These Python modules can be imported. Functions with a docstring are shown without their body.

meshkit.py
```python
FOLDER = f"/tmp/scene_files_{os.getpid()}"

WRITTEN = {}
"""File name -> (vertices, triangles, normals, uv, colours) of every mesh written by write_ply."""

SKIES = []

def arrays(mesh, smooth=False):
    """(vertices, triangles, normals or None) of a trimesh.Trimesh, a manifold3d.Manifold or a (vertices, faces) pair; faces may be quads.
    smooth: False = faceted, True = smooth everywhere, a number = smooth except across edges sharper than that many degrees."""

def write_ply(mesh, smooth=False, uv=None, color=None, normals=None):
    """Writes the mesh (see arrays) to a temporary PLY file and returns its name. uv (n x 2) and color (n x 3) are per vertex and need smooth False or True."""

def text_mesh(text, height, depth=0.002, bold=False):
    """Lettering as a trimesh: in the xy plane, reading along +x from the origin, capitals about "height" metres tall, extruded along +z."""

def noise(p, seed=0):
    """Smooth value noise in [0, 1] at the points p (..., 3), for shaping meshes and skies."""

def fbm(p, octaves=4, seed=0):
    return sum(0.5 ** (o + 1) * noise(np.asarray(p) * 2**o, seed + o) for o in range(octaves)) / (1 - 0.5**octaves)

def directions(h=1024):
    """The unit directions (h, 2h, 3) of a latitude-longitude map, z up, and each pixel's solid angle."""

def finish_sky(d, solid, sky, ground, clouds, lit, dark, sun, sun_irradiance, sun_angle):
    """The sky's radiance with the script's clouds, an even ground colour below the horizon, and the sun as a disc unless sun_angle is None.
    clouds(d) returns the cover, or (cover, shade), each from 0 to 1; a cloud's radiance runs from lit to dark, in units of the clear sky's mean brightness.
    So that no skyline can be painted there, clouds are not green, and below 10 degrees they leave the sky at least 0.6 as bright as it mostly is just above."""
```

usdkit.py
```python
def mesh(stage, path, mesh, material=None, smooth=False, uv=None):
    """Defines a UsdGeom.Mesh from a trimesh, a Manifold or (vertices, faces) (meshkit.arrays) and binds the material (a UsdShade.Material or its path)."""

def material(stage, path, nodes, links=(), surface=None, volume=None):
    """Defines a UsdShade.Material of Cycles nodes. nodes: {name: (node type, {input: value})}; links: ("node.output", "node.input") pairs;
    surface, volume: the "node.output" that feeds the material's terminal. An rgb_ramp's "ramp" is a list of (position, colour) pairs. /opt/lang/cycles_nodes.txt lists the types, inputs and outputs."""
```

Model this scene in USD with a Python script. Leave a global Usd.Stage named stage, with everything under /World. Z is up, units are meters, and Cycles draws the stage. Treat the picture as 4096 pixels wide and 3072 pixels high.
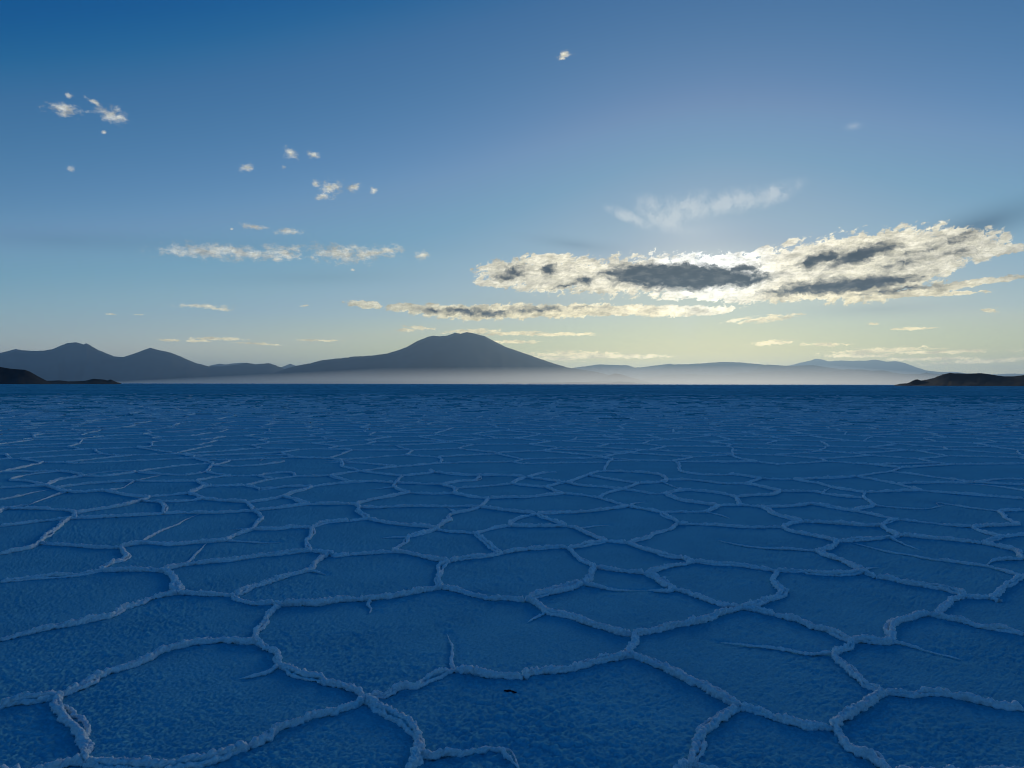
import math
import numpy as np
import shapely
import trimesh
from scipy.spatial import cKDTree, Voronoi
from shapely.geometry import LineString, Polygon
from pxr import Gf, Usd, UsdGeom, UsdLux, UsdShade, Vt
import usdkit
from meshkit import noise, fbm

stage = Usd.Stage.CreateInMemory()
UsdGeom.SetStageUpAxis(stage, 'Z')
UsdGeom.SetStageMetersPerUnit(stage, 1.0)
UsdGeom.Xform.Define(stage, '/World')
RNG = np.random.default_rng(7)

# ------------------------------------------------------------------ camera
EYE = 1.5
cam = UsdGeom.Camera.Define(stage, '/World/camera')
cam.CreateFocalLengthAttr(27.036)
cam.CreateHorizontalApertureAttr(36.0)
cam.CreateClippingRangeAttr((0.1, 250000.0))
cam.AddTranslateOp().Set((0, 0, EYE))
cam.AddRotateXYZOp().Set((90, 0.0, 0))
cam.AddRotateZOp(opSuffix='roll').Set(0.112)
cam.CreateExposureAttr(0.0)

# ------------------------------------------------------------------ sky and sun
SUN_EL, SUN_AZ = 8.4, 14.3
CLOUDS = """
p -30.26 17.07 1.13 0.42 0 1
p -29.97 17.91 0.23 0.18 0 1
p -27.53 17.2 1.03 0.52 -8 1
p -27.13 17.12 0.71 0.31 -10 1
p -28.48 17.77 0.59 0.18 -15 1
p -27.94 16.07 0.19 0.12 0 1
w -29.87 13.61 0.31 0.24 -30 1
p -16.09 16.03 0.57 0.43 0 1
p -14.48 16.05 0.45 0.3 0 1
p -19.06 14.89 0.49 0.36 20 1
p -16.56 15.1 0.22 0.17 0 1
p -13.25 13.88 0.98 0.6 22 1
p -13.83 13.37 0.65 0.33 20 1
p -11.6 14.03 0.73 0.3 10 1
p -10.27 13.9 0.27 0.27 0 1
p -14.38 14.13 0.32 0.3 20 1
p -18.57 10.93 0.99 0.26 -2 1
p -16.31 10.75 1.21 0.26 2 1
p -20.04 10.71 0.12 0.1 0 1
p -21.55 9.07 3.52 0.61 2 1
p -19.43 9.11 2.91 0.59 -2 1
p -23.03 8.88 1.52 0.41 0 1
p -16.72 9.25 1.74 0.66 0 1
p -16.15 9.54 0.64 0.3 0 1
p -16.94 8.79 0.63 0.2 0 1
p -12.43 9.37 3.03 0.81 -2 1
p -10.44 9.48 2.74 0.54 8 1
p -9.43 9.64 1.54 0.34 12 1
p -6.73 9.41 0.51 0.41 0 1
p -11.77 8.28 0.26 0.1 0 1
p -21.76 5.31 2.26 0.19 0 1
p -20.95 5.21 1.2 0.16 -3 1
q -27.53 4.54 0.27 0.06 0 1
q -25.88 4.58 0.56 0.06 0 1
q -15.16 5.56 0.32 0.07 0 1
q -20.95 3.1 1.8 0.13 0 1
q -22.14 2.94 0.89 0.1 0 1
q -24.04 2.93 0.72 0.09 0 1
q -18.19 2.83 1.56 0.07 -2 1
q -14.06 3.13 1.46 0.07 0 1
p 3.89 23.17 0.69 0.28 12 1
p 3.75 22.91 0.34 0.14 10 1
q -6.9 4.14 1.36 0.14 -4 1
q -7.75 3.99 0.75 0.17 0 1
q -2.96 3.9 2.06 0.21 2 1
q -0.21 3.77 3.1 0.17 0 1
q 3.24 3.7 3.78 0.14 0 1
q 0.14 3.15 2.07 0.14 0 1
q -3.31 3.42 1.38 0.21 0 1
q 4.61 2.23 3.77 0.24 0 1
q 7.34 2.05 5.09 0.17 0 1
q 3.24 1.88 2.06 0.14 -4 1
q 15.29 1.48 2.25 0.1 0 1
q 18.6 2.93 1.39 0.2 4 1
q 22.08 2.77 1.48 0.13 0 1
q 27.48 3.7 1.14 0.12 0 1
q 25.12 4.12 0.51 0.09 0 1
q 25.55 2.3 3.09 0.19 2 1
q 29.61 2.14 3.65 0.12 0 1
q 24.13 1.98 2.59 0.13 0 1
q 31.65 1.51 3.75 0.15 3 1
q 28.82 1.7 3.18 0.12 0 1
q 31.83 4.72 0.45 0.18 4 1
B -10.7 5.77 1.53 0.27 -4 1
B -7.75 5.62 2.03 0.31 -4 1
B -4.68 5.39 3.77 0.48 -2 1
B -0.9 5.38 5.17 0.59 2 1
B 4.27 5.41 5.15 0.48 2 1
B 8.36 5.44 5.06 0.41 0 1
B 12.69 5.31 3.28 0.4 2 1
B 14.64 5.27 1.94 0.27 6 1
q 16.56 4.63 1.27 0.13 8 1
q 18.44 4.65 2.17 0.23 6 1
B 0.14 8.2 2.76 1.1 0 1
B -1.24 8.6 1.38 0.34 4 1
B -1.07 7.46 1.72 0.34 0 1
B 3.24 8.13 4.81 1.38 0 1
B 2.55 9.14 2.07 0.48 6 1
B 7.34 7.88 5.09 1.37 0 1
B 11.7 7.89 6.61 1.52 -2 1
B 15.29 7.78 5.14 1.53 0 1
B 19.06 7.86 4.93 1.63 5 1
B 16.56 6.6 6.97 0.6 0 1
B 22.67 8.18 4.99 1.91 8 1
B 22.08 6.39 7.4 0.58 2 1
B 26.38 8.47 4.71 1.73 8 1
B 24.98 7.18 4.25 1.56 5 1
B 29.35 8.98 3.41 1.02 2 1
B 31.15 8.54 1.52 0.71 -10 1
B 32.39 8.43 1.48 0.35 5 1
B 28.02 7.6 2.96 1.1 20 1
B 28.29 6.18 5.88 0.27 6 1
B 31.65 6.53 2.75 0.18 5 1
B 17.82 9.29 1.25 0.33 18 1
B 19.98 9.87 0.55 0.29 25 1
B 23.26 9.51 1.75 0.44 14 1
B 25.55 9.71 2.25 0.44 6 1
B 28.29 5.91 3.48 0.15 0 1
k 0.14 8.27 1.03 0.62 0 0.8
k 2.72 8.44 0.76 0.48 0 0.9
k -0.55 7.86 1.72 0.34 0 0.6
k 5.3 7.57 0.96 0.38 10 0.85
k 4.1 7.25 1.37 0.24 10 0.6
k 7.68 8.08 1.52 0.48 0 0.8
k 12.36 7.81 5.43 0.94 -3 1.6
k 10.04 8.17 3.01 0.75 -3 1.2
k 15.29 7.52 3.53 0.6 2 1.1
k 16.56 8.22 1.58 0.3 6 0.9
k 17.19 7.29 1.89 0.3 8 1
k 21.79 8.61 1.78 0.45 14 1
k 24.41 8.76 2.57 0.53 12 1.1
k 23.55 8.41 2.61 0.38 8 0.7
k 29.61 9.26 1.83 0.48 8 0.55
k 30.38 8.46 1.28 0.3 0 0.45
k 27.21 8.11 2.18 0.67 14 0.45
k 22.67 6.77 3.52 0.51 2 1
k 24.7 6.83 3.42 0.5 3 1.1
k 26.93 6.31 3.29 0.25 4 0.7
k 20.89 6.5 3.31 0.29 2 0.9
k 28.02 8.8 2.42 0.24 8 0.4
k -6.05 5.37 1.53 0.27 -4 0.55
k -3.31 5.33 2.41 0.31 -2 0.75
k -1.59 5.27 2.07 0.31 0 0.75
k 1.86 5.55 3.1 0.28 2 0.65
k 5.3 5.71 2.05 0.17 0 0.4
c 10.87 12.28 1.83 0.88 -28 1
c 12.69 12.59 2.46 0.94 8 1
c 15.29 12.84 2.89 0.73 10 1
c 18.13 13.06 2.34 0.66 14 1
c 8.69 12.09 1.69 0.41 -25 1
c 23.98 17.09 0.69 0.25 0 0.45
g 13.02 10.96 6.22 2.52 0 0.26
g 12.69 4.37 1.97 2.52 10 0.12
g 13.99 8.97 8.44 1.84 0 0.45
d -20.04 9.51 20.7 1.36 2 0.12
d -30.69 9.1 10.71 1.19 3 0.13
d 31.15 9.98 7.07 1.83 14 0.75
d 4.61 10.26 5.83 0.83 -8 0.26
d 1.52 6 14.48 1.38 0 0.14
d 25.55 5.06 10.11 0.93 0 0.2
d -13.73 7.62 13.67 1.21 3 0.14
"""


class Graph:
    """Collects shader nodes: a call adds a node, '@name.output' values become links."""

    def __init__(self):
        self.nodes, self.links, self.k = {}, [], 0

    def __call__(self, kind, out, **inputs):
        self.k += 1
        name = 'n%d' % self.k
        vals = {}
        for key, v in inputs.items():
            if isinstance(v, str) and v.startswith('@'):
                self.links.append((v[1:], name + '.' + key))
            else:
                vals[key] = v
        self.nodes[name] = (kind, vals)
        return '@%s.%s' % (name, out)

    def m(self, op, a, b=0.0, c=0.0, clamp=False):
        return self('math', 'value', math_type=op, value1=a, value2=b, value3=c, use_clamp=clamp)

    def step(self, v, lo, hi, to0=0.0, to1=1.0, kind='smoothstep'):
        return self('map_range', 'result', range_type=kind, value=v, from_min=lo, from_max=hi, to_min=to0, to_max=to1, clamp=True)

    def mix(self, fac, a, b, kind='mix'):
        return self('mix', 'color', mix_type=kind, fac=fac, color1=a, color2=b)

    def ramp(self, fac, stops):
        return self('rgb_ramp', 'color', fac=fac, ramp=stops)

    def noise(self, vec, scale, detail=4.0, rough=0.55, out='fac', **k):
        return self('noise_texture', out, vector=vec, scale=scale, detail=detail, roughness=rough, **k)

    def build(self, path, surface=None, volume=None):
        return usdkit.material(stage, path, self.nodes, self.links, surface=surface and surface[1:], volume=volume and volume[1:])


def sky_material():
    g = Graph()
    d = g('texture_coordinate', 'generated')
    xyz = g.k + 1
    x = g('separate_xyz', 'x', vector=d)
    s = x.split('.')[0]
    y, z = s + '.y', s + '.z'
    az = g.m('degrees', g.m('arctan2', x, y))
    el = g.m('degrees', g.m('arcsine', z))
    p = g('combine_xyz', 'vector', x=az, y=el, z=0.0)
    # clear air: the physical sky, its tones compressed channel by channel as the photograph's are
    sky = g('sky_texture', 'color', sky_type='single_scattering', sun_disc=False, sun_elevation=math.radians(SUN_EL), sun_rotation=math.radians(SUN_AZ),
            altitude=3600.0, air_density=1.0, aerosol_density=1.0, ozone_density=1.0)
    sep = g('separate_color', 'r', color_type='rgb', color=sky).split('.')[0]
    curve = {
        'r': [(0, 0), (0.7, .0012), (1.0, .0022), (1.15, .010), (1.32, .043), (1.65, .075), (1.95, .108), (2.25, .15), (2.9, .175), (3.6, .24), (4.45, .30), (5.0, .345), (6.2, .44), (8.2, .49), (11, .58), (12.4, .63), (20, .85)],
        'g': [(0, 0), (0.5, .04), (1.0, .076), (1.4, .084), (1.76, .090), (2.06, .142), (2.5, .188), (3.0, .238), (3.4, .285), (4.0, .33), (5.3, .405), (6.1, .43), (7.8, .52), (9.6, .57), (12, .635), (20, .85)],
        'b': [(0, 0), (0.6, .11), (1.5, .235), (2.2, .262), (2.86, .274), (3.4, .33), (3.9, .375), (4.5, .435), (5.0, .48), (6.3, .515), (7.1, .53), (9, .50), (10.5, .48), (12, .50), (20, .72)],
    }
    ch = []
    for c in 'rgb':
        ch.append(g('separate_color', 'r', color_type='rgb', color=g.ramp(g.m('divide', sep + '.' + c, 20.0), [(a / 20, (b, b, b)) for a, b in curve[c]])))
    air = g('combine_color', 'color', color_type='rgb', r=ch[0], g=ch[1], b=ch[2])
    sun = (math.sin(math.radians(SUN_AZ)) * math.cos(math.radians(SUN_EL)), math.cos(math.radians(SUN_AZ)) * math.cos(math.radians(SUN_EL)), math.sin(math.radians(SUN_EL)))
    off = g.m('degrees', g.m('arccosine', g.m('minimum', g('vector_math', 'value', math_type='dot_product', vector1=d, vector2=sun), 1.0)))
    # wind-torn edges: the cloud shapes are read at a slightly swirled direction
    w1 = g('vector_math', 'vector', math_type='subtract', vector1=g.noise(p, 0.9, 1.0, .5, 'color'), vector2=(.5, .5, .5))
    w2 = g('vector_math', 'vector', math_type='subtract', vector1=g.noise(p, 4.0, 2.0, .65, 'color'), vector2=(.5, .5, .5))

    def warped(a, b):
        q = g('vector_math', 'vector', math_type='multiply_add', vector1=w1, vector2=(a, a * .35, 0), vector3=p)
        return g('vector_math', 'vector', math_type='multiply_add', vector1=w2, vector2=(b, b * .6, 0), vector3=q)

    fine, coarse = warped(.35, .22), warped(1.2, .5)
    cover = {}
    for line in CLOUDS.split('\n'):
        if not line.strip():
            continue
        k, ca, ce, ha, he, rot, st = line.split()
        ca, ce, ha, he, rot, st = map(float, (ca, ce, ha, he, rot, st))
        grow = 1.0 if k in 'gd' else 1.3 if k == 'k' else 1.5
        vec = p if k in 'gd' else coarse if k == 'k' else fine
        at = g('mapping', 'vector', mapping_type='texture', vector=vec, location=(ca, ce, 0), rotation=(0, 0, math.radians(rot)), scale=(ha * grow, he * grow, 1.0))
        f = g('gradient_texture', 'fac', gradient_type='quadratic_sphere' if k in 'gd' else 'spherical', vector=at)
        if st != 1:
            f = g.m('multiply', f, st)
        cover[k] = f if k not in cover else g.m('add' if k in 'gd' else 'maximum', cover[k], f)
    stretch = lambda a, b: g('mapping', 'vector', mapping_type='point', vector=fine, scale=(a, b, 1))
    n_puff = g.noise(stretch(1, 1.6), 1.5, 4.2, .66)
    n_bank = g.noise(g('mapping', 'vector', mapping_type='texture', vector=fine, rotation=(0, 0, math.radians(22)), scale=(1.15, .72, 1)), 1.25, 4.8, .72)
    n_thin = g.noise(stretch(.8, 2.6), 1.9, 3.5, .66)

    def alpha(shape, n, thr, amp, soft):
        ragged = g.step(g.m('add', g.m('subtract', shape, thr), g.m('multiply', g.m('subtract', n, .5), amp)), 0.0, soft)
        return g.m('multiply', ragged, g.step(shape, .02, .16))

    a_p = g.m('multiply', alpha(cover['p'], n_puff, .27, 2.0, .85), .97)
    a_w = g.m('multiply', alpha(cover['w'], n_puff, .34, 1.3, .5), .5)
    a_q = g.m('multiply', alpha(cover['q'], n_thin, .25, 2.1, .40), .9)
    a_b = alpha(cover['B'], n_bank, .29, 1.45, .15)
    n_cir = g.noise(g('mapping', 'vector', mapping_type='point', vector=coarse, rotation=(0, 0, math.radians(65)), scale=(1, .85, 1)), .9, 4.5, .6)
    a_c = g.m('multiply', g.step(g.m('multiply', cover['c'], g.step(n_cir, .25, .75, .25, 1.5)), .0, .95), .42)
    n_core = g.noise(g('mapping', 'vector', mapping_type='point', vector=coarse, rotation=(0, 0, math.radians(-12)), scale=(.8, 1.8, 1)), 1.7, 3.5, .62)
    core = g.step(g.m('add', cover['k'], g.m('multiply', g.m('subtract', n_core, .5), 1.3)), .02, .72)
    # brightness of the thin cloud by its distance from the sun
    lit = g.ramp(g.m('divide', off, 45.0), [(0, (1.5, 1.5, 1.45)), (3.0 / 45, (1.25, 1.22, 1.12)), (5.0 / 45, (1.1, 1.02, .82)), (10 / 45, (.97, .90, .70)), (16 / 45, (.85, .80, .64)), (24 / 45, (.66, .66, .58)), (1, (.66, .68, .66))])
    low = g.ramp(g.m('divide', el, 10.0), [(0, (2.0, 1.75, 1.15)), (.3, (1.6, 1.42, 1.0)), (.5, (1.15, 1.08, .88)), (.75, (1, 1, 1)), (1, (1, 1, 1))])
    lit = g.mix(1.0, lit, low, 'multiply')
    crinkle = g.noise(stretch(.8, 1.6), 2.4, 3.2, .7)
    relief = g.noise(g('vector_math', 'vector', math_type='add', vector1=stretch(.8, 1.6), vector2=(.05, -.10, 0)), 2.4, 3.2, .7)
    shade = g.m('add', g.step(crinkle, .3, .65, .80, 1.08, 'linear'), g.m('multiply', g.m('subtract', crinkle, relief), .55))
    shade = g.m('multiply', shade, g.step(g.noise(stretch(.7, 1.4), .9, 3.0, .6), .32, .6, .58, 1.12, 'linear'))
    lit = g.mix(1.0, lit, g('combine_xyz', 'vector', x=shade, y=shade, z=g.m('multiply', shade, g.step(crinkle, .3, .6, .93, 1.0, 'linear'))), 'multiply')
    dark = g.ramp(g.noise(stretch(.6, 1.6), 1.6, 3.0, .6), [(0.3, (.012, .02, .034)), (.5, (.03, .04, .055)), (.72, (.12, .125, .125))])
    body = g.mix(core, lit, dark)
    # the air is brightest low down, where the sight line is longest
    up = g.ramp(g.m('divide', el, 20.0), [(0, (1.52, 1.31, .68)), (2.4 / 20, (1.44, 1.26, .77)), (5 / 20, (1.22, 1.18, 1.12)), (10 / 20, (1.08, 1.06, 1.04)), (1, (1.0, 1.0, 1.0))])
    cool = g.ramp(g.m('divide', el, 20.0), [(0, (1.48, 1.36, 1.12)), (2.4 / 20, (1.42, 1.30, 1.08)), (5 / 20, (1.22, 1.18, 1.10)), (10 / 20, (1.08, 1.06, 1.04)), (1, (1.0, 1.0, 1.0))])
    air = g.mix(1.0, air, g.mix(g.step(off, 14.0, 42.0), up, cool), 'multiply')
    # and it darkens steadily away from the setting sun
    away = g.ramp(g.m('divide', off, 180.0), [(0, (1, 1, 1)), (75 / 180, (1, 1, 1)), (95 / 180, (.90, .95, .98)), (120 / 180, (.45, .68, .81)), (150 / 180, (.31, .52, .67)), (1, (.28, .50, .65))])
    air = g.mix(1.0, air, away, 'multiply')
    # beams and shadow bands that the bank throws through the air
    c = g.mix(g.m('minimum', cover['d'], .6), air, (.03, .09, .17))
    c = g.mix(cover['g'], c, (.78, .82, .80))
    c = g.mix(a_c, c, (.80, .82, .80))
    c = g.mix(a_w, c, lit)
    c = g.mix(a_q, c, lit)
    c = g.mix(a_p, c, lit)
    c = g.mix(a_b, c, body)
    tens = lambda col: g('background_shader', 'background', color=g('vector_math', 'vector', math_type='scale', vector1=col, scale=10.0), strength=0.1)
    clear, cloudy = tens(air), tens(c)
    # clouds stand only low in the west; elsewhere the air is clear
    where = g.m('multiply', g.m('less_than', g.m('absolute', g.m('subtract', el, 14.0)), 16.0), g.m('less_than', g.m('absolute', az), 44.0))
    return g.build('/World/Looks/sky', surface=g('mix_closure', 'closure', fac=where, closure1=clear, closure2=cloudy))


dome = UsdLux.DomeLight.Define(stage, '/World/sky')
dome.CreateIntensityAttr(1.0)
UsdShade.MaterialBindingAPI.Apply(dome.GetPrim()).Bind(sky_material())
sun = UsdLux.DistantLight.Define(stage, '/World/sun')
sun.CreateIntensityAttr(0.17)
sun.CreateAngleAttr(11.0)
sun.CreateNormalizeAttr(True)
sun.CreateColorAttr(Gf.Vec3f(1.0, .90, .72))
sun.AddRotateXYZOp().Set((90 - SUN_EL, 0, 180 - SUN_AZ))


# ------------------------------------------------------------------ helpers
TAKEN = {}


def path_for(name, parent='/World'):
    n = TAKEN.get((parent, name), 0)
    TAKEN[(parent, name)] = n + 1
    return '%s/%s' % (parent, name if n == 0 else '%s_%03d' % (name, n))


def tag(prim, **k):
    for key, v in k.items():
        prim.SetCustomDataByKey(key, v)
    return prim


def put(name, v, f, material, parent='/World', smooth=True, normals=None):
    path = path_for(name, parent)
    if normals is None:
        return usdkit.mesh(stage, path, (v, f), material, smooth=smooth)
    m = usdkit.mesh(stage, path, (v, f), material)
    m.CreateNormalsAttr(Vt.Vec3fArray.FromNumpy(normals.astype(np.float32)))
    m.SetNormalsInterpolation('vertex')
    return m


def grid_faces(r, c):
    i, j = np.meshgrid(np.arange(r - 1), np.arange(c - 1), indexing='ij')
    a = (i * c + j).ravel()
    return np.stack([a, a + 1, a + c + 1, a + c], 1)


# ------------------------------------------------------------------ materials
def salt_material(path, light, deep, bump_scale, bump_dist):
    g = Graph()
    pos = g('geometry', 'position')
    tint = g.ramp(g.noise(pos, 1.6, 5.0, .6), [(.3, deep), (.62, light)])
    grain = g.ramp(g.noise(pos, 60.0, 4.0, .7), [(.3, (.78, .79, .80)), (.6, (1.0, 1.0, 1.0))])
    col = g.mix(1.0, tint, grain, 'multiply')
    h = g.m('add', g.noise(pos, bump_scale, 5.0, .65), g.m('multiply', g.noise(pos, bump_scale * .27, 3.0, .6), 1.5))
    nrm = g('bump', 'normal', height=h, distance=bump_dist, strength=1.0)
    return g.build(path, surface=g('principled_bsdf', 'BSDF', base_color=col, roughness=.75, specular_ior_level=0.0, normal=nrm))


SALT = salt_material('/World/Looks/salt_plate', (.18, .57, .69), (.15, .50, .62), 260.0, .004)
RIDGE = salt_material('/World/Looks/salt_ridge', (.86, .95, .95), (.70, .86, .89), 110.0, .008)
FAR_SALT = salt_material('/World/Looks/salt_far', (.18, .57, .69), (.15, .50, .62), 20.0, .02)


SHADE_TONED_SALT = salt_material('/World/Looks/salt_shade_toned', (.085, .41, .50), (.07, .35, .43), 40.0, .01)  # far ridge salt, darkened in its colour for the shade on near faces


def rock_material(path, a, b, scale):
    g = Graph()
    pos = g('geometry', 'position')
    col = g.ramp(g.noise(pos, scale, 7.0, .62), [(.3, a), (.7, b)])
    return g.build(path, surface=g('principled_bsdf', 'BSDF', base_color=col, roughness=.95, specular_ior_level=.1))


ROCK = rock_material('/World/Looks/mountain_rock', (.06, .055, .05), (.13, .115, .10), .0012)
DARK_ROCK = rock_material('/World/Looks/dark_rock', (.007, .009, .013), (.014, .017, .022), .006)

# ------------------------------------------------------------------ mountains
MOUNTAINS = [
    ('far_range', 40000.0, 3000.0, '-15933,52 -15768,916 -15233,1024 -14863,984 -14451,1059 -14040,1084 -13710,1044 -13299,946 -12640,881 -11982,858 -11529,1032 -11241,925 -10994,843 -10501,62'),
    ('left_range', 25000.0, 4500.0, '-18703,839 -17674,918 -16645,982 -16131,1111 -15951,1076 -15616,1051 -15256,1051 -15050,1093 -14947,1103 -14485,1300 -14176,1331 -13919,1260 -13842,1301 -13456,1081 -12941,876 -12633,851 -12324,954 -11964,1084 -11758,1156 -11501,1084 -11090,998 -10729,854 -10318,675 -9855,558 -9443,559 -9032,601 -8620,679 -8363,628 -7900,664 -7695,593 -7386,475 -6974,373 -6357,246 -5740,93 -5328,11'),
    ('volcano', 20000.0, 6500.0, '-7637,3 -7143,28 -6732,120 -6197,277 -5909,380 -5621,463 -5250,526 -4962,609 -4592,650 -4213,688 -4291,696 -4127,705 -3633,735 -3263,785 -2975,868 -2728,963 -2481,1107 -2193,1223 -2049,1256 -1905,1240 -1699,1253 -1493,1331 -1329,1307 -1185,1348 -1040,1328 -711,1242 -423,1091 -176,968 194,845 606,702 1017,559 1429,436 1840,375 2252,314 2457,261 2663,179 3075,89 3486,24'),
    ('right_far', 38000.0, 3000.0, '1542,50 2323,631 2871,772 3574,883 4356,979 4982,949 5686,950 6076,818 6624,874 7406,977 7797,1017 8031,986 8422,799 8672,96'),
    ('right_mid', 35000.0, 3000.0, '5165,54 6029,372 6533,662 7181,879 7541,916 7988,916 8424,949 9501,1023 10435,1003 11368,919 11727,848 12445,720 13163,542 13882,69'),
    ('right_mid_b', 31000.0, 1500.0, '8988,42 9624,508 10005,750 10323,808 10705,777 11214,752 12168,786 12677,704 13249,623 13694,547 14521,295 15157,54'),
    ('right_near', 27000.0, 2500.0, '3873,31 4595,176 5262,317 5817,357 6162,357 6055,382 6554,345 7108,329 7662,330 7939,414 8382,404 9047,471 9822,501 10432,474 10930,420 11429,504 11817,543 12315,533 12648,489 13035,507 13368,424 13755,381 14309,382 14531,427 14863,388 15251,384 15971,341 16802,320 17977,295 19018,269 19572,38'),
    ('far_pale', 48000.0, 3500.0, '16083,49 17068,1134 17462,1233 18053,1382 18545,1482 18939,1610 19333,1582 19727,1454 20515,1505 21106,1477 21992,1488 22681,1578 23371,1442 23962,1473 24553,1346 25143,1120 25833,905 26719,808 27704,810 28295,733 29378,607 30068,667 30855,708 31958,700 33810,724 35779,186'),
    ('cone', 14500.0, 900.0, '1364,16 1722,130 1931,205 2080,184 2259,125 2408,89 2647,18'),
    ('low_a', 12500.0, 300.0, '-239,6 -162,14 -59,29 70,27 198,7'),
    ('low_b', 12000.0, 400.0, '240,7 314,22 487,22 734,25 981,35 1228,28 1425,19 1549,24 1672,46 1820,37 1968,17 2067,5'),
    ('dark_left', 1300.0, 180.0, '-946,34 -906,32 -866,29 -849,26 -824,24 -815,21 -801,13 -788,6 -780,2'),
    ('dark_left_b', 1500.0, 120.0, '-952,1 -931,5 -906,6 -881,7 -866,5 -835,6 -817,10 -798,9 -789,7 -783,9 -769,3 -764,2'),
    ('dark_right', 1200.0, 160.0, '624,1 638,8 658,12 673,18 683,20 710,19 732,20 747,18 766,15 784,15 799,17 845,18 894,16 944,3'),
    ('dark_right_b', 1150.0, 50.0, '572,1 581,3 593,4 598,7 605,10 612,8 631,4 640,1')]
LOOK = {
    'far_range': ('mountain_range', 'small pale range showing in the gap between left mountains and volcano'),
    'left_range': ('mountain_range', 'long blue range with twin rounded summits at the left edge'),
    'volcano': ('volcano', 'broad blue-grey volcano with notched summit in the middle of the skyline'),
    'right_far': ('mountain_range', 'pale flat-topped range just right of the volcano foot'),
    'right_mid': ('mountain_range', 'long pale plateau with even top right of the volcano'),
    'right_mid_b': ('mountain_range', 'hazy rounded ridge in front of the right end of the pale plateau'),
    'right_near': ('hills', 'low grey foothills along the base of the pale plateau'),
    'far_pale': ('mountain_range', 'very pale jagged range farthest away behind the right foothills'),
    'cone': ('hill', 'small rounded hill at the right foot of the volcano'),
    'low_a': ('hill', 'faint low mound on the salt edge before the volcano'),
    'low_b': ('hill', 'faint long low mound right of the volcano foot'),
    'dark_left': ('hill', 'black steep headland cut by the left edge of view'),
    'dark_left_b': ('hill', 'low black islet chain trailing right from the left headland'),
    'dark_right': ('hill', 'black flat-topped island at the right edge of the salt'),
    'dark_right_b': ('hill', 'small black knob at the tip of the right island'),
}
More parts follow.
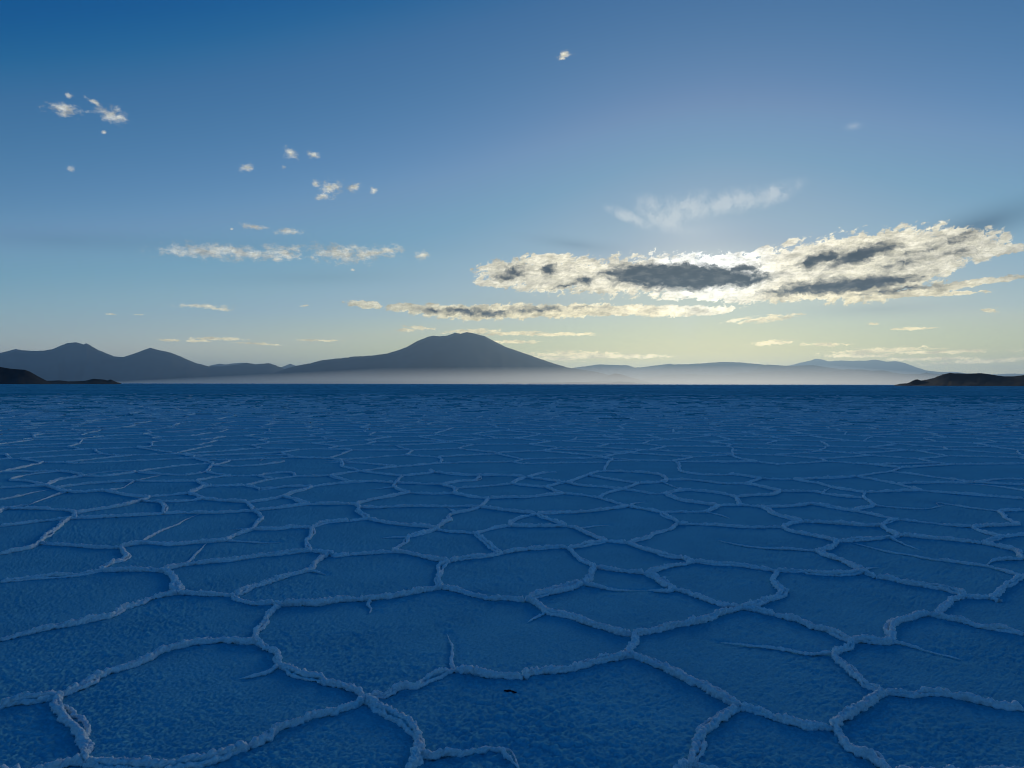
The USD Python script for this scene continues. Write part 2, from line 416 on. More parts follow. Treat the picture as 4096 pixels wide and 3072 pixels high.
for k, (name, dist, half, crest) in enumerate(MOUNTAINS):
    pts = np.array([list(map(float, q.split(','))) for q in crest.split()])
    near = name.startswith('dark')
    step = dist * .0016
    xs = np.arange(pts[0, 0], pts[-1, 0] + step, step)
    zs = np.interp(xs, pts[:, 0], pts[:, 1])
    q = np.stack([xs / (dist * .006), np.full_like(xs, k * 7.3), 0 * xs], 1)
    zs = np.maximum(zs + (fbm(q, 4, k) - .5) * dist * .0007 * np.clip(zs / (dist * .004), 0, 1), -2.0)
    t = np.concatenate([np.linspace(-1, 0, 26), np.linspace(.12, 1, 8)])
    X, T = np.meshgrid(xs, t)
    depth = half * (1 + .25 * (noise(np.stack([xs / (half * .8), 0 * xs, 0 * xs + k], 1), 3) - .5))
    y = dist + T * depth[None]
    prof = np.where(T < 0, (1 - np.abs(T)) ** 1.35, (1 - T) ** 1.1)
    qq = np.stack([X / (half * .16), T * 1.1, 0 * X + 3.1 * k], -1)
    gully = np.abs(2 * fbm(qq, 4, 11 + k) - 1)
    Z = zs[None] * prof
    Z = Z - np.maximum(zs, 0)[None] * .55 * (.5 - gully) * np.clip(-T, 0, 1) * (1 + T).clip(0, 1) * 2.0 * (T < 0)
    Z = np.minimum(Z, zs[None] * np.where(T < 0, y / dist, 1.0)) - 3.0 * np.abs(T) ** 6 - 1.0 * (np.abs(T) == 1)
    V = np.stack([X / dist * y, y, Z], -1).reshape(-1, 3)
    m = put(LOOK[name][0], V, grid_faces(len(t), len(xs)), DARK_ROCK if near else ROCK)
    tag(m.GetPrim(), kind='structure', category=LOOK[name][0].replace('_', ' ') if LOOK[name][0] != 'hills' else 'hills', label=LOOK[name][1])

# ------------------------------------------------------------------ air
def air_box(name, lo, hi, density, color, g_, **k):
    g = Graph()
    mat = g.build('/World/Looks/' + name, volume=g('principled_volume', 'volume', color=color, density=density, anisotropy=g_))
    b = trimesh.creation.box(bounds=(lo, hi))
    return tag(usdkit.mesh(stage, '/World/' + name, b, mat).GetPrim(), kind='stuff', **k)


TOP = 1620.0
air_box('haze', (-64000, -40000, -8.0), (64000, 66000, TOP), 2.1e-5, (.60, .82, 1.0), .64, label='thin blue evening haze filling the air over the salt flat', category='haze')
g = Graph()
dust = trimesh.convex.convex_hull(np.array([(-1700, 5600, -6), (2900, 5600, -6), (12500, 16400, -6), (-9500, 16400, -6), (-900, 5650, 120), (2300, 5650, 150),
                                             (-3000, 16400, 55), (6800, 16400, 50)], float))
m = usdkit.mesh(stage, '/World/dust', dust, g.build('/World/Looks/dust', volume=g('principled_volume', 'volume', color=(.97, .98, .97), density=1.8e-4, anisotropy=.70)))
tag(m.GetPrim(), kind='stuff', label='pale low dust lying along the foot of the volcano', category='dust')

# ------------------------------------------------------------------ salt flat: the network of ridges
RIDGES = """
-299,448 -291,457 -282,470 -275,474 -266,485 -257,494 -259,509 -251,524 -250,539 -238,548|-238,548 -244,565 -256,582 -261,592|-238,548 -232,548
-213,545 -199,543 -196,545|-196,545 -194,543 -192,565 -180,585|-180,585 -174,597|-196,545 -196,541 -189,532 -174,523 -162,525|-162,525
-155,520|-237,356 -232,362 -223,364 -218,368 -216,369|-216,369 -214,375 -211,383 -210,396 -207,401 -200,410 -197,419 -194,429 -189,436 -184,444
-178,446 -168,449 -155,444 -147,445|s-180,445 -181,451 -178,456 -175,447|-216,369 -213,359 -203,349 -193,340 -187,334 -182,324 -175,316 -174,310
-168,303|-168,303 -173,304 -178,300 -183,296 -187,295|-168,303 -162,302 -151,300 -143,302 -136,299 -132,301 -126,303 -118,307 -114,312
-108,317|-108,317 -105,322 -102,326 -100,334 -93,339 -89,346 -80,350 -75,356 -69,362|s-147,301 -151,303 -157,307 -162,302|-147,445 -154,460 -155,477
-158,503|-158,503 -157,519 -155,520|-147,445 -141,436 -133,432 -128,424 -124,412 -123,408|s-123,408 -127,397 -134,393 -139,391|-123,408 -118,405
-112,398 -105,393 -97,392 -93,386 -85,383 -76,374 -69,362|-69,362 -66,371 -62,369 -58,372 -54,379 -47,377 -42,388 -37,398 -30,403|s-30,403 -33,417
-32,430 -35,449 -39,463|-30,403 -26,401 -20,400 -12,394 -4,395 6,393|6,393 9,399 20,401 30,403 40,411 52,418 62,423 65,426|-155,520 -144,522 -131,520
-121,531 -99,533 -84,542 -68,554 -55,561 -51,566|s-98,533 -97,521 -93,512 -93,503|-51,566 -50,564 -41,559 -32,551 -23,543 -14,536 -2,538 9,532|9,532
12,537|12,537 18,550 30,560 43,570 55,581 60,597|12,535 17,520 25,503 33,499 40,493 48,481 56,473 61,467 67,460 73,460|s23,506 20,500 14,491
10,485|73,460 81,464 87,466 101,478 114,483 127,490 137,504 154,514|73,460 71,443 66,435 65,426|65,426 71,419 78,412 83,404 87,397 91,387 96,383
99,372 103,363 106,357|106,357 99,350 92,341 85,334 80,328 77,320 74,312 71,303|71,303 68,301 62,296|71,303 73,301 77,299 81,296|106,357 113,354
118,346|118,346 122,342 127,341 129,336 135,337 141,335|111,597 113,578 118,564 119,560 126,554 131,541 137,530 144,522 154,514|s118,559 113,555
98,561|s54,578 55,576 62,570 71,563 78,560 87,559 98,561|154,514 164,521 175,532 183,536|183,536 190,544 197,558 197,568 198,582 204,597|154,514
158,514 165,508 171,500|171,500 178,492 184,486 184,474 191,469 194,460 198,448|s197,558 203,556 197,558|198,448 207,451 211,448 217,446
222,448|s222,448 227,445 233,436 238,429 244,423 246,419|222,448 229,463 234,475 244,486 254,490 269,501 276,501|273,501 277,495 282,490 286,485
291,475 302,471 308,462|276,501 291,518 305,534 322,545|322,545 321,559 313,569 304,578 297,583 294,594 283,598|322,545 323,541 337,541|337,541
339,530 337,541|337,541 357,559 376,580 391,595 399,599|198,448 190,436 184,432 179,428|s179,428 173,429 167,427 161,430 155,434 146,439 137,441
133,443 121,448|179,428 176,413 178,405 176,398 177,392 177,383 179,379 181,374|181,374 185,375 191,372 200,374 208,373 215,368 220,363 226,358
237,356|181,374 169,365 162,358 154,350 151,345 145,342 141,335|141,335 139,324 140,315 143,311 146,310 145,305 146,300 147,297|-69,362 -67,361
-61,355 -54,348 -47,342 -42,332 -39,323 -37,312|-37,312 -38,307 -38,302 -40,298 -41,296|s-37,312 -32,308 -28,312 -20,311 -13,315 -5,315 0,317
3,300|s-5,315 3,301 3,300|-386,580 -373,588 -359,595 -340,600 -327,614|-327,614 -309,616 -288,616 -275,611|-275,611 -255,584 -252,570
-238,548|s-336,605 -327,614|-327,614 -334,632 -332,646 -331,661 -344,683 -358,702|-275,611 -278,619 -269,635 -255,641 -236,650 -221,665 -200,678
-179,688|s-269,635 -273,656 -288,727|-179,688 -164,678 -160,677|-160,677 -152,666 -142,674|-142,674 -126,679 -106,685|-160,677 -163,648 -162,631
-162,617 -172,604 -179,584 -191,568 -196,545|s-162,617 -152,609 -146,604|-358,702 -359,700 -379,700 -407,710 -434,717 -442,720|-358,702 -349,721
-339,721 -312,711 -292,725 -272,733|s-349,721 -354,755 -358,788 -353,815 -360,839 -359,888|-272,733 -273,764 -265,789|-265,789 -274,826 -277,855
-288,881 -303,903|s-265,789 -278,791 -289,791|-265,789 -241,790 -229,803 -208,799|s-272,733 -244,726 -231,722 -217,727|-208,799 -194,749 -196,733
-187,705 -179,688|-208,799 -203,831 -177,838|-177,838 -158,851|-442,720 -437,696 -448,673|-442,720 -460,762 -471,796 -486,843 -490,863|-484,853
-512,833 -525,813 -535,804|-484,853 -462,858 -435,869 -405,880 -399,883|-399,883 -381,891 -344,886 -321,897 -303,903|-399,883 -420,931
-444,969|s-399,883 -387,888|-484,853 -503,886|-503,886 -514,901 -542,912 -573,917 -599,917 -603,923|-503,886 -492,907 -478,931 -472,962
-472,979|s-603,923 -596,948 -576,917|-472,979 -442,969 -419,976 -399,996|-472,979 -477,1014|-477,1014 -479,1009 -507,1023 -529,1038 -554,1061
-566,1069|-477,1014 -458,1032 -439,1044|-439,1044 -443,1062 -446,1103 -438,1121|-439,1044 -419,1025 -399,996|-399,996 -371,983 -353,977
-333,968|-333,968 -316,933 -303,903|-333,968 -315,984 -303,1016|-303,903 -282,921 -260,946 -251,956 -201,956|-201,956 -195,956 -184,932|-303,1016
-301,1057 -290,1081 -290,1119|-303,1016 -281,1001 -267,971 -251,956|-566,1069 -584,1060 -597,1052 -612,1060|-612,1060 -651,1092 -680,1122|s-612,1060
-611,1029 -596,948|s-566,1069 -557,1093 -561,1119 -563,1119|s-657,986 -652,1014 -656,1044 -651,1097|-680,1122 -704,1108 -732,1099|-680,1122 -704,1182
-700,1212 -688,1237|-688,1237 -733,1288 -767,1304|-688,1237 -651,1234 -643,1267 -633,1297|-767,1304 -797,1300|-767,1304 -790,1264 -788,1221 -775,1186
-775,1186|-775,1186 -734,1175 -680,1122|-767,1304 -814,1298 -859,1290|s-633,1297 -672,1325 -708,1260|-633,1297 -583,1268 -533,1253|-533,1253 -524,1269
-518,1303|-518,1303 -543,1392 -562,1448|s-518,1303 -481,1267|-633,1297 -621,1351 -603,1391 -580,1419 -562,1448|-484,1179 -528,1175
-578,1178|s-578,1178 -576,1224 -572,1264|s-578,1178 -563,1119|-578,1178 -621,1154 -641,1130 -651,1097|-484,1179 -476,1226 -455,1245|-484,1179
-456,1138 -438,1121|-438,1121 -413,1125 -390,1125|-390,1125 -375,1113 -358,1094|s-358,1094 -356,1075 -335,1107|-358,1094 -338,1105 -319,1119
-290,1119|-290,1119 -267,1141 -248,1179|-455,1245 -485,1269 -518,1303|-455,1245 -420,1248 -412,1248|-412,1248 -405,1282 -371,1301 -347,1240|-412,1248
-373,1205|-373,1205 -383,1167 -390,1125|-373,1205 -353,1238 -317,1245 -296,1250|-296,1250 -270,1208 -248,1179|-296,1250 -273,1296|-544,1396 -495,1385
-459,1407 -437,1480|-184,932 -194,959 -183,986 -162,1021 -151,1043 -140,1056|-184,932 -163,928 -132,941 -105,941 -78,935 -59,942 -38,936|-184,932
-180,899 -168,877 -158,851|-158,851 -137,827 -109,813 -94,809 -77,796|-77,796 -74,833 -67,845 -73,863 -65,892 -51,906 -38,934|s-65,892 -79,936|-77,791
-92,766 -102,751|s-102,751 -115,751 -127,748|-102,751 -98,727 -105,709 -106,685|-77,791 -65,779 -48,775 -36,770|-106,685 -92,682 -75,663 -62,652
-52,648|-52,648 -41,661 -21,667 -8,681|-52,648 -60,634 -58,610 -55,590 -53,571 -51,566|-36,770 -25,735 -19,713 -13,689 -8,681|-8,681 7,693 27,700
43,707 51,704|-36,770 -25,792 -9,810 -1,812|-1,812 -4,824 1,843 14,869 28,882|-1,812 25,810 41,810 58,811|28,882 38,859 48,839 58,811|58,811 70,797
74,772 83,752 91,733|s70,795 74,803 88,813 104,818|51,704 57,704 74,721 91,733|s30,701 22,717 13,695|51,704 55,674 60,650 68,631|68,631 62,606 58,586
54,578|54,578 40,561 28,550 16,544 12,535|68,631 82,619 94,614 105,609|105,609 122,625 134,636 146,641|146,641 154,650|105,609 114,591 116,570
118,559|91,733 109,725|109,725 119,737 132,748 139,768 153,785 166,794 178,825|109,725 118,701 127,687 137,668 148,661|148,661 154,650|28,885 23,893
9,899 -10,913 -38,934|28,885 55,893 82,897 113,920 143,941|s28,885 46,913 65,894|-38,936 -33,994 -29,1007|-29,1007 -49,1015 -67,1037 -81,1052|-29,1007
-1,1016 20,1016 42,1034 72,1051|-81,1052 -108,1044 -140,1056|-81,1052 -81,1105|-81,1105 -96,1129 -104,1144|-81,1105 -58,1112 -35,1127 1,1151|-104,1144
-143,1152 -179,1161|-104,1144 -83,1182 -59,1186 -51,1212 -54,1256|-140,1056 -162,1091 -174,1125 -175,1161 -179,1248|s-171,1115 -188,1099
-205,1090|-179,1161 -207,1180 -241,1169 -262,1152|-179,1248 -210,1274 -258,1315|-179,1248 -145,1275 -132,1303|-258,1315 -283,1284 -296,1250|-258,1315
-280,1357 -306,1388|-258,1315 -230,1358 -206,1385|-132,1303 -145,1347 -132,1303|-132,1303 -100,1276 -65,1254 -27,1261 -14,1266 23,1238|23,1234 2,1183
1,1151|23,1238 53,1301 76,1309|23,1234 49,1207 82,1169|1,1151 27,1128 49,1117|49,1117 63,1069 72,1051|49,1117 65,1146 82,1169|82,1169 117,1246
125,1264|82,1169 104,1129 138,1120 158,1092|72,1051 96,1039 114,1014|114,1014 136,1071 158,1092|114,1014 130,976 143,941|158,1092 177,1079 193,1048
218,1064 244,1100|158,1092 174,1130 193,1161|193,1161 167,1195 139,1236 125,1264|143,941 160,920 174,900|s143,941 155,970 171,983|174,900 175,871
180,850 178,825|174,900 206,905|178,825 190,823|193,1161 232,1177 243,1206 248,1259 244,1281 215,1311 162,1322|241,1203 273,1209|125,1264 128,1280
145,1315 162,1322|s232,1177 237,1122 244,1100|154,650 161,646 175,640 190,638 202,627 213,618|213,618 204,597|213,618 233,619 241,609 259,606
282,614|s282,614 289,627 304,634|282,614 282,644 277,665 274,684 274,693|s274,693 256,700 236,703 217,713 206,728 199,742|274,693 288,700 304,718
310,734|310,734 301,759 290,771 283,788 284,807|310,734 331,740 348,744 379,758|284,807 253,803 235,809 215,818 195,823 178,825|284,807 301,829
318,840|318,840 317,848 309,868 302,890 308,918 304,939|318,840 339,834 361,824 377,815 392,816|392,816 383,780 385,768 379,758|392,816 417,849
430,853|430,853 418,880 410,902 402,913|430,853 451,835 469,821 486,811|379,758 388,766 406,752 425,745 437,734 445,728|s371,755 369,718
372,701|486,811 509,819 535,822 546,826|486,811 480,777 483,757|483,757 458,741 445,728|483,757 483,757|445,728 453,709 458,698 449,679
441,663|s441,663 422,661 409,657 393,637|s403,605 398,610 397,628 391,639 382,645 373,654 358,662 352,678 337,689 321,737|282,614 283,598|399,599
403,605|304,939 286,954 282,951|282,951 267,954 256,947|256,947 236,972 219,985 209,1058|256,947 238,917 229,903|229,903 209,905 191,902|s229,903
240,883 245,862|282,951 298,1021|298,1021 290,1058 272,1074 249,1090 236,1081 224,1071|298,1021 327,1039 347,1037 361,1052 377,1079|304,939 331,942
353,948 374,965|s374,965 381,981 389,943|s374,965 350,948|374,965 389,943 397,925 402,913|402,913 429,937 449,953|s449,953 468,938 499,924
548,968|449,953 460,995 467,1024 490,1069|377,1079 368,1125 351,1161|377,1079 405,1076 422,1076 426,1060|s426,1060 466,1122|426,1060 440,1030
465,1017|490,1069 469,1098 466,1122|490,1069 527,1078 566,1089 581,1086|466,1122 466,1163 453,1191 443,1215|443,1215 412,1215 398,1225|443,1215
500,1228 560,1251|398,1225 364,1180 351,1161|398,1225 384,1252 368,1274|351,1161 317,1161 296,1189 278,1209 257,1206|368,1274 371,1308
368,1274|368,1274 321,1268 301,1295 290,1319|560,1251 576,1203 581,1161|581,1161 584,1146 582,1111 581,1086|581,1161 635,1175 681,1179
710,1182|560,1251 617,1301 655,1323 702,1389|710,1182 700,1225 679,1257 671,1302 655,1323|710,1182 778,1227 813,1221|581,1086 607,1063 631,1048
674,1012|s727,1085 721,1122 704,1157 651,1177|s579,915 561,933 550,964 541,983 530,952|579,915 614,922|579,915 555,861 548,836 546,826|s609,1062
602,1067
"""
traced = []
for part in RIDGES.replace('\n', ' ').strip().split('|'):
    part = part.strip()
    spur = part.startswith('s')
    traced.append((spur, np.array([list(map(float, q.split(','))) for q in part.lstrip('s').split()]) / 100))
NEAR_EDGE = 14.3                              # the surveyed part of the flat ends here
U = .90
surveyed = Polygon([(-.675 * 2.9, 2.9), (.675 * 2.9, 2.9), (.675 * NEAR_EDGE, NEAR_EDGE), (-.675 * NEAR_EDGE, NEAR_EDGE)])


def cells(d0, d1, size, seed, keep=None, umax=U):
    """Edges of a jittered Voronoi pattern of cells between two distances."""
    r = np.random.default_rng(seed)
    ys = np.arange(d0 - size * 2, d1 + size * 2, size * .88)
    P = []
    for i, yy in enumerate(ys):
        w = umax * max(yy, 2) + 3 * size
        x = np.arange(-w, w, size) + (i % 2) * size * .5
        P.append(np.stack([x, np.full_like(x, yy)], 1))
    P = np.vstack(P)
    P += r.uniform(-.40, .40, P.shape) * size
    vor = Voronoi(P)
    out = []
    for (a, b) in vor.ridge_vertices:
        if a < 0 or b < 0:
            continue
        A, B = vor.vertices[a], vor.vertices[b]
        mid = (A + B) / 2
        if d0 <= mid[1] < d1 and abs(mid[0]) < umax * max(mid[1], 1.5) + size and np.linalg.norm(A - B) < 3 * size:
            out.append((A, B))
    return out


def wander(A, B, n, amp, seed):
    t = np.linspace(0, 1, n)[:, None]
    p = A + (B - A) * t
    nrm = np.array([-(B - A)[1], (B - A)[0]]) / max(np.linalg.norm(B - A), 1e-6)
    q = np.concatenate([p * 1.1, np.full((n, 1), seed * 1.7)], 1)
    return p + nrm * ((fbm(q, 2, 5) - .5) * 2 * amp * np.sin(np.pi * t[:, 0]))[:, None]


ends = np.vstack([np.array([l[0], l[-1]]) for s, l in traced])
ends_tree = cKDTree(ends)
lines = [(s, l) for s, l in traced]
for A, B in cells(1.4, 64.0, 1.62, 3):
    g = LineString([A, B])
    if g.intersects(surveyed):
        rest = g.difference(surveyed)
        for h in getattr(rest, 'geoms', [rest]):
            c = np.array(h.coords)
            if len(c) < 2 or h.length < .15:
                continue
            for e in (0, -1):                 # join the cut end to the surveyed network
                if surveyed.distance(shapely.Point(c[e])) < 1e-6:
                    dd, i = ends_tree.query(c[e])
                    if dd < 1.6:
                        c[e] = ends[i]
            lines.append((False, wander(c[0], c[-1], 6, .06, len(lines))))
    elif B[1] < 40 or A[1] < 40:
        lines.append((False, wander(A, B, 7, .12, len(lines))))
    else:
        lines.append((False, np.array([A, B])))
r2 = np.random.default_rng(5)
for i in range(len(lines)):                   # dangling cracks that have grown only part of the way
    s, l = lines[i]
    if i >= len(traced) and r2.random() < .35 and l[:, 1].min() < 40:
        A = l[len(l) // 2]
        a = r2.uniform(0, 2 * np.pi)
        B = A + np.array([np.cos(a) * 1.0, np.sin(a) * .35]) * r2.uniform(.4, 1.0)
        if not surveyed.contains(shapely.Point(B)):
            lines.append((True, wander(A, B, 5, .05, i)))


def chaikin(p):
    if len(p) < 3:
        return p
    q = np.empty((2 * len(p) - 2, 2))
    q[0::2] = p[:-1] * .75 + p[1:] * .25
    q[1::2] = p[:-1] * .25 + p[1:] * .75
    return np.vstack([p[:1], q[1:-1], p[-1:]])


def tube(l, spur, seed):
    """One salt ridge: a lumpy half-buried rope of crust along l, finer the nearer it is."""
    p = chaikin(chaikin(l)) if len(l) > 2 else l
    seg = np.linalg.norm(np.diff(p, axis=0), axis=1)
    s = np.concatenate([[0], np.cumsum(seg)])
    L = s[-1]
    d = max(np.linalg.norm(l.mean(0)), 2.5)
    near = d < 26
    ds = np.clip(d * .0017, .006, .05) if near else np.clip(d * .006, .12, .6)
    n = max(int(L / ds), 3 if near else 2) + 1
    t = np.linspace(0, L, n)
    c = np.stack([np.interp(t, s, p[:, 0]), np.interp(t, s, p[:, 1])], 1)
    tan = np.gradient(c, axis=0)
    if near and n > 8:
        k = min(9, n // 2)
        tan = np.stack([np.convolve(np.pad(tan[:, j], k, 'edge'), np.ones(2 * k + 1) / (2 * k + 1), 'valid') for j in (0, 1)], 1)
    tan /= np.linalg.norm(tan, axis=1, keepdims=True) + 1e-12
    nrm = np.stack([-tan[:, 1], tan[:, 0]], 1)
    z0 = np.full(n, seed * 3.7)
    run = lambda sc, sd: fbm(np.stack([t / sc, z0, 0 * t], 1), 3, sd)
    size = np.interp(fbm(np.array([[seed * .77, 1.3, 0]]), 2, 9), [.3, .7], [.85, 1.15]) * (.66 if spur else 1.0)
    taper = np.ones(n)
    if spur:
        taper = np.clip(np.linspace(1.25, .02, n), 0, 1) ** .7
    if not near:
        m_ = 3
        phi = np.array([-.1, .5, 1.1]) * np.pi
        w = .026 * size * (.6 + .8 * run(.5, 2)) * taper
        h = .036 * size * (.5 + 1.0 * run(.4, 3)) * taper
        V = np.concatenate([c[:, None] + nrm[:, None] * (w[:, None, None] * np.cos(phi)[None, :, None]),
                            (h[:, None] * np.sin(phi)[None])[..., None] - .004], -1)
        return V.reshape(-1, 3), grid_faces(n, m_)[:, ::-1]
    m_ = 17 if d < 7 else 12 if d < 13 else 9
    phi = np.linspace(-.36, 1.36, m_) * np.pi
    parts = []
    strands = ((0.0, 1.0, 0), (1.0, .62, 1)) if d < 15 and not spur else ((0.0, 1.0, 0),)
    for off, scale, sd in strands:
        lat = (run(.22, 20 + sd) - .5) * .05 * (.5 if spur else 1) + (run(.05, 40 + sd) - .5) * .014
        if off:
            lat = lat + .027 * np.sign(run(.7, 33) - .5) * np.clip(np.abs(run(.7, 33) - .5) * 14, 0, 1)
        lat = lat * np.clip(np.minimum(t, L - t) / .12, .25, 1)
        w = .0145 * size * scale * (.35 + 1.3 * run(.16, 2 + sd)) * taper
        h = .0295 * size * scale * (.35 + 1.3 * run(.13, 3 + sd)) * taper
        e = np.clip(np.minimum(t, L - t) / .02, 0, 1) ** .5
        w, h = w * (.25 + .75 * e), h * (.1 + .9 * e)
        cc = c + nrm * lat[:, None]
        dirs = np.concatenate([nrm[:, None] * np.cos(phi)[None, :, None], np.broadcast_to(np.sin(phi)[None, :, None], (n, m_, 1))], -1)
        V = np.concatenate([cc[:, None] + nrm[:, None] * (w[:, None, None] * np.cos(phi)[None, :, None]), (h[:, None] * (.62 * np.sin(phi)[None] + .34))[..., None]], -1)
        lump = np.abs(2 * noise(V / .026, 7 + sd) - 1)
        knob = np.abs(2 * noise(V / .012, 8 + sd) - 1)
        grit = noise(V / .0045, 9)
        disp = ((lump - .26) * .016 + (knob - .28) * .012 + (grit - .5) * .006) * size * np.minimum(taper, 1)[:, None] * (.5 + .5 * scale)
        V = V + dirs * disp[..., None]
        V[..., 2] -= .003
        parts.append((V.reshape(-1, 3), grid_faces(n, m_)[:, ::-1]))
    base = 0
    vs, fs = [], []
    for v, f in parts:
        vs.append(v)
        fs.append(f + base)
        base += len(v)
    return np.vstack(vs), np.vstack(fs)


flat = tag(UsdGeom.Xform.Define(stage, path_for('salt_flat')).GetPrim(), kind='structure', category='salt flat',
           label='wide blue-shaded salt flat split into polygons by raised salt ridges')
FLAT = '/World/salt_flat'


def seen(l):
    """Whether the ridge can be in the frame, and how long it shows there."""
    d = l[:, 1].clip(.5)
    u = l[:, 0] / d
    v = EYE / d
    vis = (np.abs(u) < .68) & (v < .51)
    return vis.any() * np.linalg.norm(np.diff(np.stack([u, v], 1), axis=0), axis=1).sum()


def tents(polylines, n, seed, low=1.0):
    """Far ridges, too far to show more than a crest: one low uneven tent along each line."""
    r = np.random.default_rng(seed)
    C = np.stack([np.stack([np.interp(np.linspace(0, 1, n), np.linspace(0, 1, len(l)), l[:, j]) for j in (0, 1)], 1) for l in polylines])
    tan = np.gradient(C, axis=1)
    tan /= np.linalg.norm(tan, axis=2, keepdims=True) + 1e-12
    nrm = np.stack([-tan[..., 1], tan[..., 0]], -1)
    size = r.uniform(.7, 1.25, (len(C), 1))
    w, h = .030 * size * r.uniform(.7, 1.3, (len(C), n)), .036 * low * size * r.uniform(.55, 1.45, (len(C), n))
    phi = np.array([-.33, .22, .78, 1.33]) * np.pi
    V = np.concatenate([C[:, :, None] + nrm[:, :, None] * (w[..., None] * np.cos(phi))[..., None], (h[..., None] * (.62 * np.sin(phi) + .44))[..., None] - .004], -1)
    f = grid_faces(n, 4)[:, ::-1]
    F = (f[None] + (np.arange(len(C)) * n * 4)[:, None, None]).reshape(-1, 4)
    return V.reshape(-1, 3), F


order = sorted(range(len(lines)), key=lambda i: -seen(lines[i][1]))
picked = set(order[:300])
far_sets = []
middle = []
for i, (spur, l) in enumerate(lines):
    if i not in picked and np.linalg.norm(l.mean(0)) > 26:
        middle.append(l)
        continue
    v, f = tube(l, spur, i)
    if i in picked:
        put('salt_spur' if spur else 'salt_ridge', v, f, RIDGE, FLAT)
    else:
        far_sets.append((v, f))
# far away only the crests still show: wider cells the farther they are, and more and more of them with near-face shade put into their colour
crests = [(l, 14, 1.0) for l in middle]
for d0, d1, size in ((64, 110, 2.3), (110, 180, 3.6), (180, 300, 6.0), (300, 520, 10.0), (520, 900, 17.0), (900, 1500, 28.0)):
    for j, (A, B) in enumerate(cells(d0, d1, size, int(d0), umax=.78)):
        crests.append((wander(A, B, 4, size * .05, j % 97), 6 if d0 < 180 else 3, 1.0 if d0 < 100 else .65))
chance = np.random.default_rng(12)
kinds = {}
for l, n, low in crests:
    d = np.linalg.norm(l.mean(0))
    shade_toned = chance.random() < np.interp(d, [28, 130], [0, 1])
    kinds.setdefault((shade_toned, n, low), []).append(l)


def joined(sets):
    base = np.cumsum([0] + [len(v) for v, f in sets])
    return np.vstack([v for v, f in sets]), np.vstack([f + b for (v, f), b in zip(sets, base)])


for name, shade_toned, mat in (('distant_ridges', False, RIDGE), ('farthest_ridges', True, SHADE_TONED_SALT)):
    sets = [tents(ls, n, 10 * n + shade_toned, low) for (w_, n, low), ls in kinds.items() if w_ == shade_toned]
    tag(put(name, *joined(sets + ([] if shade_toned else far_sets)), mat, FLAT, smooth=False).GetPrim(), kind='stuff')

# ------------------------------------------------------------------ salt flat: the plates between the ridges
work = shapely.unary_union([LineString(np.vstack([l[0] + (l[0] - l[1]) * .03 / max(np.linalg.norm(l[0] - l[1]), .03), l, l[-1] + (l[-1] - l[-2]) * .03 / max(np.linalg.norm(l[-1] - l[-2]), .03)]))
                            for s, l in lines if l[:, 1].min() < 34])
polys = [q for q in shapely.get_parts(shapely.polygonize([work])) if q.area > .05]
PX = 1 / 769.0
v_rows = np.concatenate([np.arange(.585, .05, -PX * .95), [.05]])
near_d = EYE / v_rows
u_cols = np.arange(-.86, .8601, PX * 1.15)
D, UU = np.meshgrid(near_d, u_cols, indexing='ij')
P = np.stack([UU * D, D, 0 * D], -1)
r_pts = []
for s, l in lines:
    if l[:, 1].min() < 32:
        n = max(int(LineString(l).length / .05), 2)
        g = LineString(l)
        r_pts.append(np.array([g.interpolate(x).coords[0] for x in np.linspace(0, g.length, n)]))
near_ridge = cKDTree(np.vstack(r_pts)).query(P[..., :2].reshape(-1, 2), workers=-1)[0].reshape(D.shape)
patch = np.clip((fbm(P / .55, 4, 21) - .36) * 4, 0, 1)                        # crusty patches and smoother ones
walked = np.exp(-(((P[..., 0] - .15) / .9) ** 2 + ((P[..., 1] - 3.0) / .55) ** 2))  # trodden, rougher place in front
scuff = np.clip(noise(P / .030, 22) - .45, 0, 1)
pebble = np.clip(noise(P / .0135, 23) - .42, 0, 1)
grit = noise(P / .010, 24)
Z = (scuff - .12) * .0085 * (.2 + patch + .8 * walked) + (pebble - .15) * .0100 * (.4 + .7 * patch + .6 * walked) + (grit - .5) * .0060
Z += (fbm(P / .12, 3, 25) - .5) * .006 * (.5 + walked)
Z -= .009 * np.exp(-(near_ridge / .045) ** 2) + (fbm(P / 1.3, 2, 26) - .5) * .005
Z *= np.clip((EYE / D - .05) / .02, 0, 1)
P[..., 2] = Z
V = P.reshape(-1, 3)
Q = grid_faces(*D.shape)
tri_n = np.cross(V[Q[:, 1]] - V[Q[:, 0]], V[Q[:, 3]] - V[Q[:, 0]])
sgn = -1 if tri_n[0, 2] < 0 else 1
if sgn < 0:
    Q, tri_n = Q[:, ::-1], -tri_n
N = np.zeros_like(V)
for k in range(4):
    np.add.at(N, Q[:, k], tri_n)
N /= np.linalg.norm(N, axis=1, keepdims=True)
mid = V[Q].mean(1)
owner = np.full(len(Q), -1)
hit = shapely.STRtree(polys).query(shapely.points(mid[:, :2]), predicate='within')
owner[hit[0]] = hit[1]
u, v = mid[:, 0] / mid[:, 1], EYE / mid[:, 1]
inside = (np.abs(u) < .67) & (v < .5)
area = np.bincount(owner[(owner >= 0) & inside], minlength=len(polys))
big = [i for i in np.argsort(-area)[:300] if area[i] > 60]


def cut(mask):
    q = Q[mask]
    ids, inv = np.unique(q, return_inverse=True)
    return V[ids], inv.reshape(q.shape), N[ids]


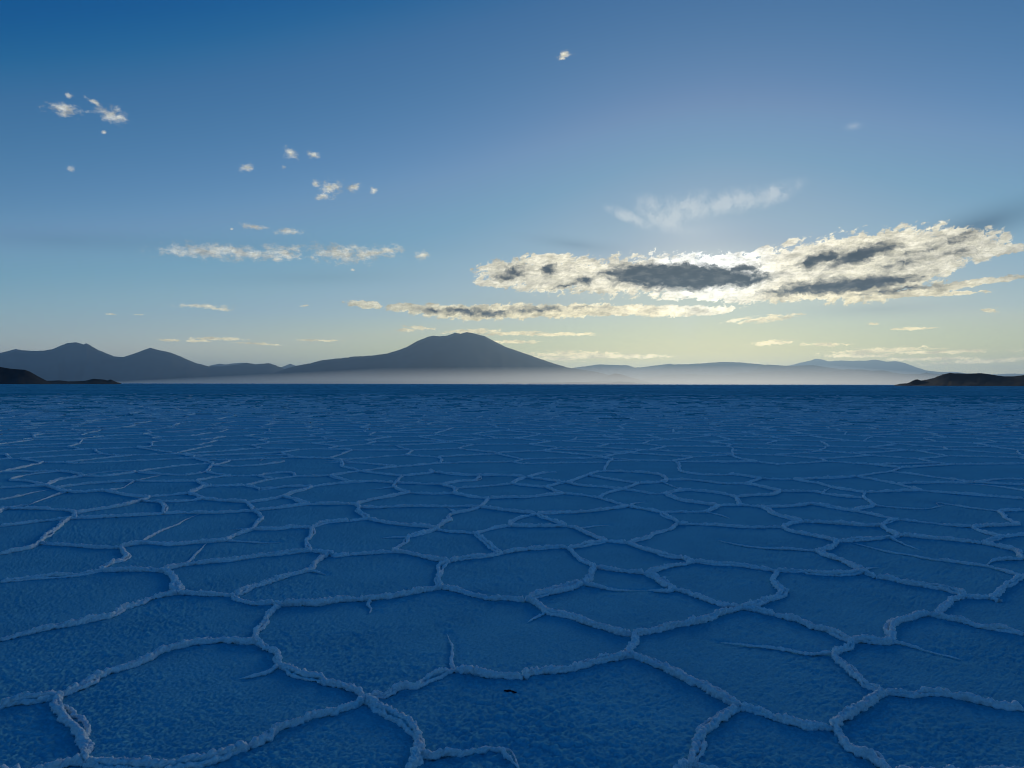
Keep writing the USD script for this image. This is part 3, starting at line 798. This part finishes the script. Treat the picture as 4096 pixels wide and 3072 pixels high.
order = np.argsort(owner, kind='stable')
left_over = owner < 0
for i in range(len(polys)):
    sel = None
starts = np.searchsorted(owner[order], np.arange(len(polys) + 1))
bigset = set(int(i) for i in big)
rest = [order[:starts[0]]]
for i in range(len(polys)):
    ids = order[starts[i]:starts[i + 1]]
    if i in bigset:
        v_, f_, n_ = cut(ids)
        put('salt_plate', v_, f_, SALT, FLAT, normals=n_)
    else:
        rest.append(ids)
v_, f_, n_ = cut(np.concatenate(rest))
far_rows = np.concatenate([[near_d[-1]], np.geomspace(near_d[-1], 1500, 40)[1:]])
cols = u_cols[::29]
cols = np.concatenate([cols, [u_cols[-1]]]) if cols[-1] < u_cols[-1] - 1e-9 else cols
FD, FU = np.meshgrid(far_rows, cols, indexing='ij')
fv = np.stack([FU * FD, FD, 0 * FD], -1).reshape(-1, 3)
ff = grid_faces(*FD.shape)[:, ::sgn]
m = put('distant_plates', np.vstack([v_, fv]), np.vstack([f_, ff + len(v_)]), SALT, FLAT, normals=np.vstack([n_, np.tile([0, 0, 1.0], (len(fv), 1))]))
tag(m.GetPrim(), kind='stuff')
# the sheet all round, out to the horizon
a, b, d0, d1, R = u_cols[0], u_cols[-1], near_d[0], 1500.0, 70000.0
sheet = [Polygon([(-3000, -3000), (3000, -3000), (3000, d1), (-3000, d1)]).difference(Polygon([(a * d0, d0), (b * d0, d0), (b * d1, d1), (a * d1, d1)])),
         Polygon([(-R, -R), (R, -R), (R, R), (-R, R)]).difference(Polygon([(-3000, -3000), (3000, -3000), (3000, d1), (-3000, d1)]))]
sv, sf, base = [], [], 0
for q in sheet:
    for k in shapely.get_parts(shapely.constrained_delaunay_triangles(q)):
        c = np.array(k.exterior.coords)[:3]
        if np.cross(c[1] - c[0], c[2] - c[0]) < 0:
            c = c[::-1]
        sv.append(np.concatenate([c, np.zeros((3, 1))], 1)), sf.append(np.arange(3) + base)
        base += 3
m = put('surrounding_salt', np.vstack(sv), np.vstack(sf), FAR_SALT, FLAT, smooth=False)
tag(m.GetPrim(), kind='stuff')

# ------------------------------------------------------------------ a dark lump of dirt on the salt
def clod(x, y, r, seed):
    s = trimesh.creation.icosphere(4, 1.0)
    v = np.array(s.vertices)
    v = v * (1 + (fbm(v * 1.7 + seed, 4, seed) - .5)[:, None] * 1.3) * [1.6 * r, r, .5 * r]
    return v + [x, y, r * .22], np.array(s.faces)


u0, v0 = (2038 - 2048) / 3076, (2765 - 1536) / 3076
d = EYE / v0
vs, fs, base = [], [], 0
for dx, dy, r, sd in ((0, 0, .010, 1), (.017, -.008, .007, 2), (-.015, .004, .006, 3), (.030, -.014, .005, 4)):
    v, f = clod(u0 * d + dx, d + dy, r, sd)
    vs.append(v), fs.append(f + base)
    base += len(v)
m = put('dirt_clod', np.vstack(vs), np.vstack(fs), DARK_ROCK)
tag(m.GetPrim(), label='small dark clod of dirt lying alone on the salt crust near the front', category='dirt clod')
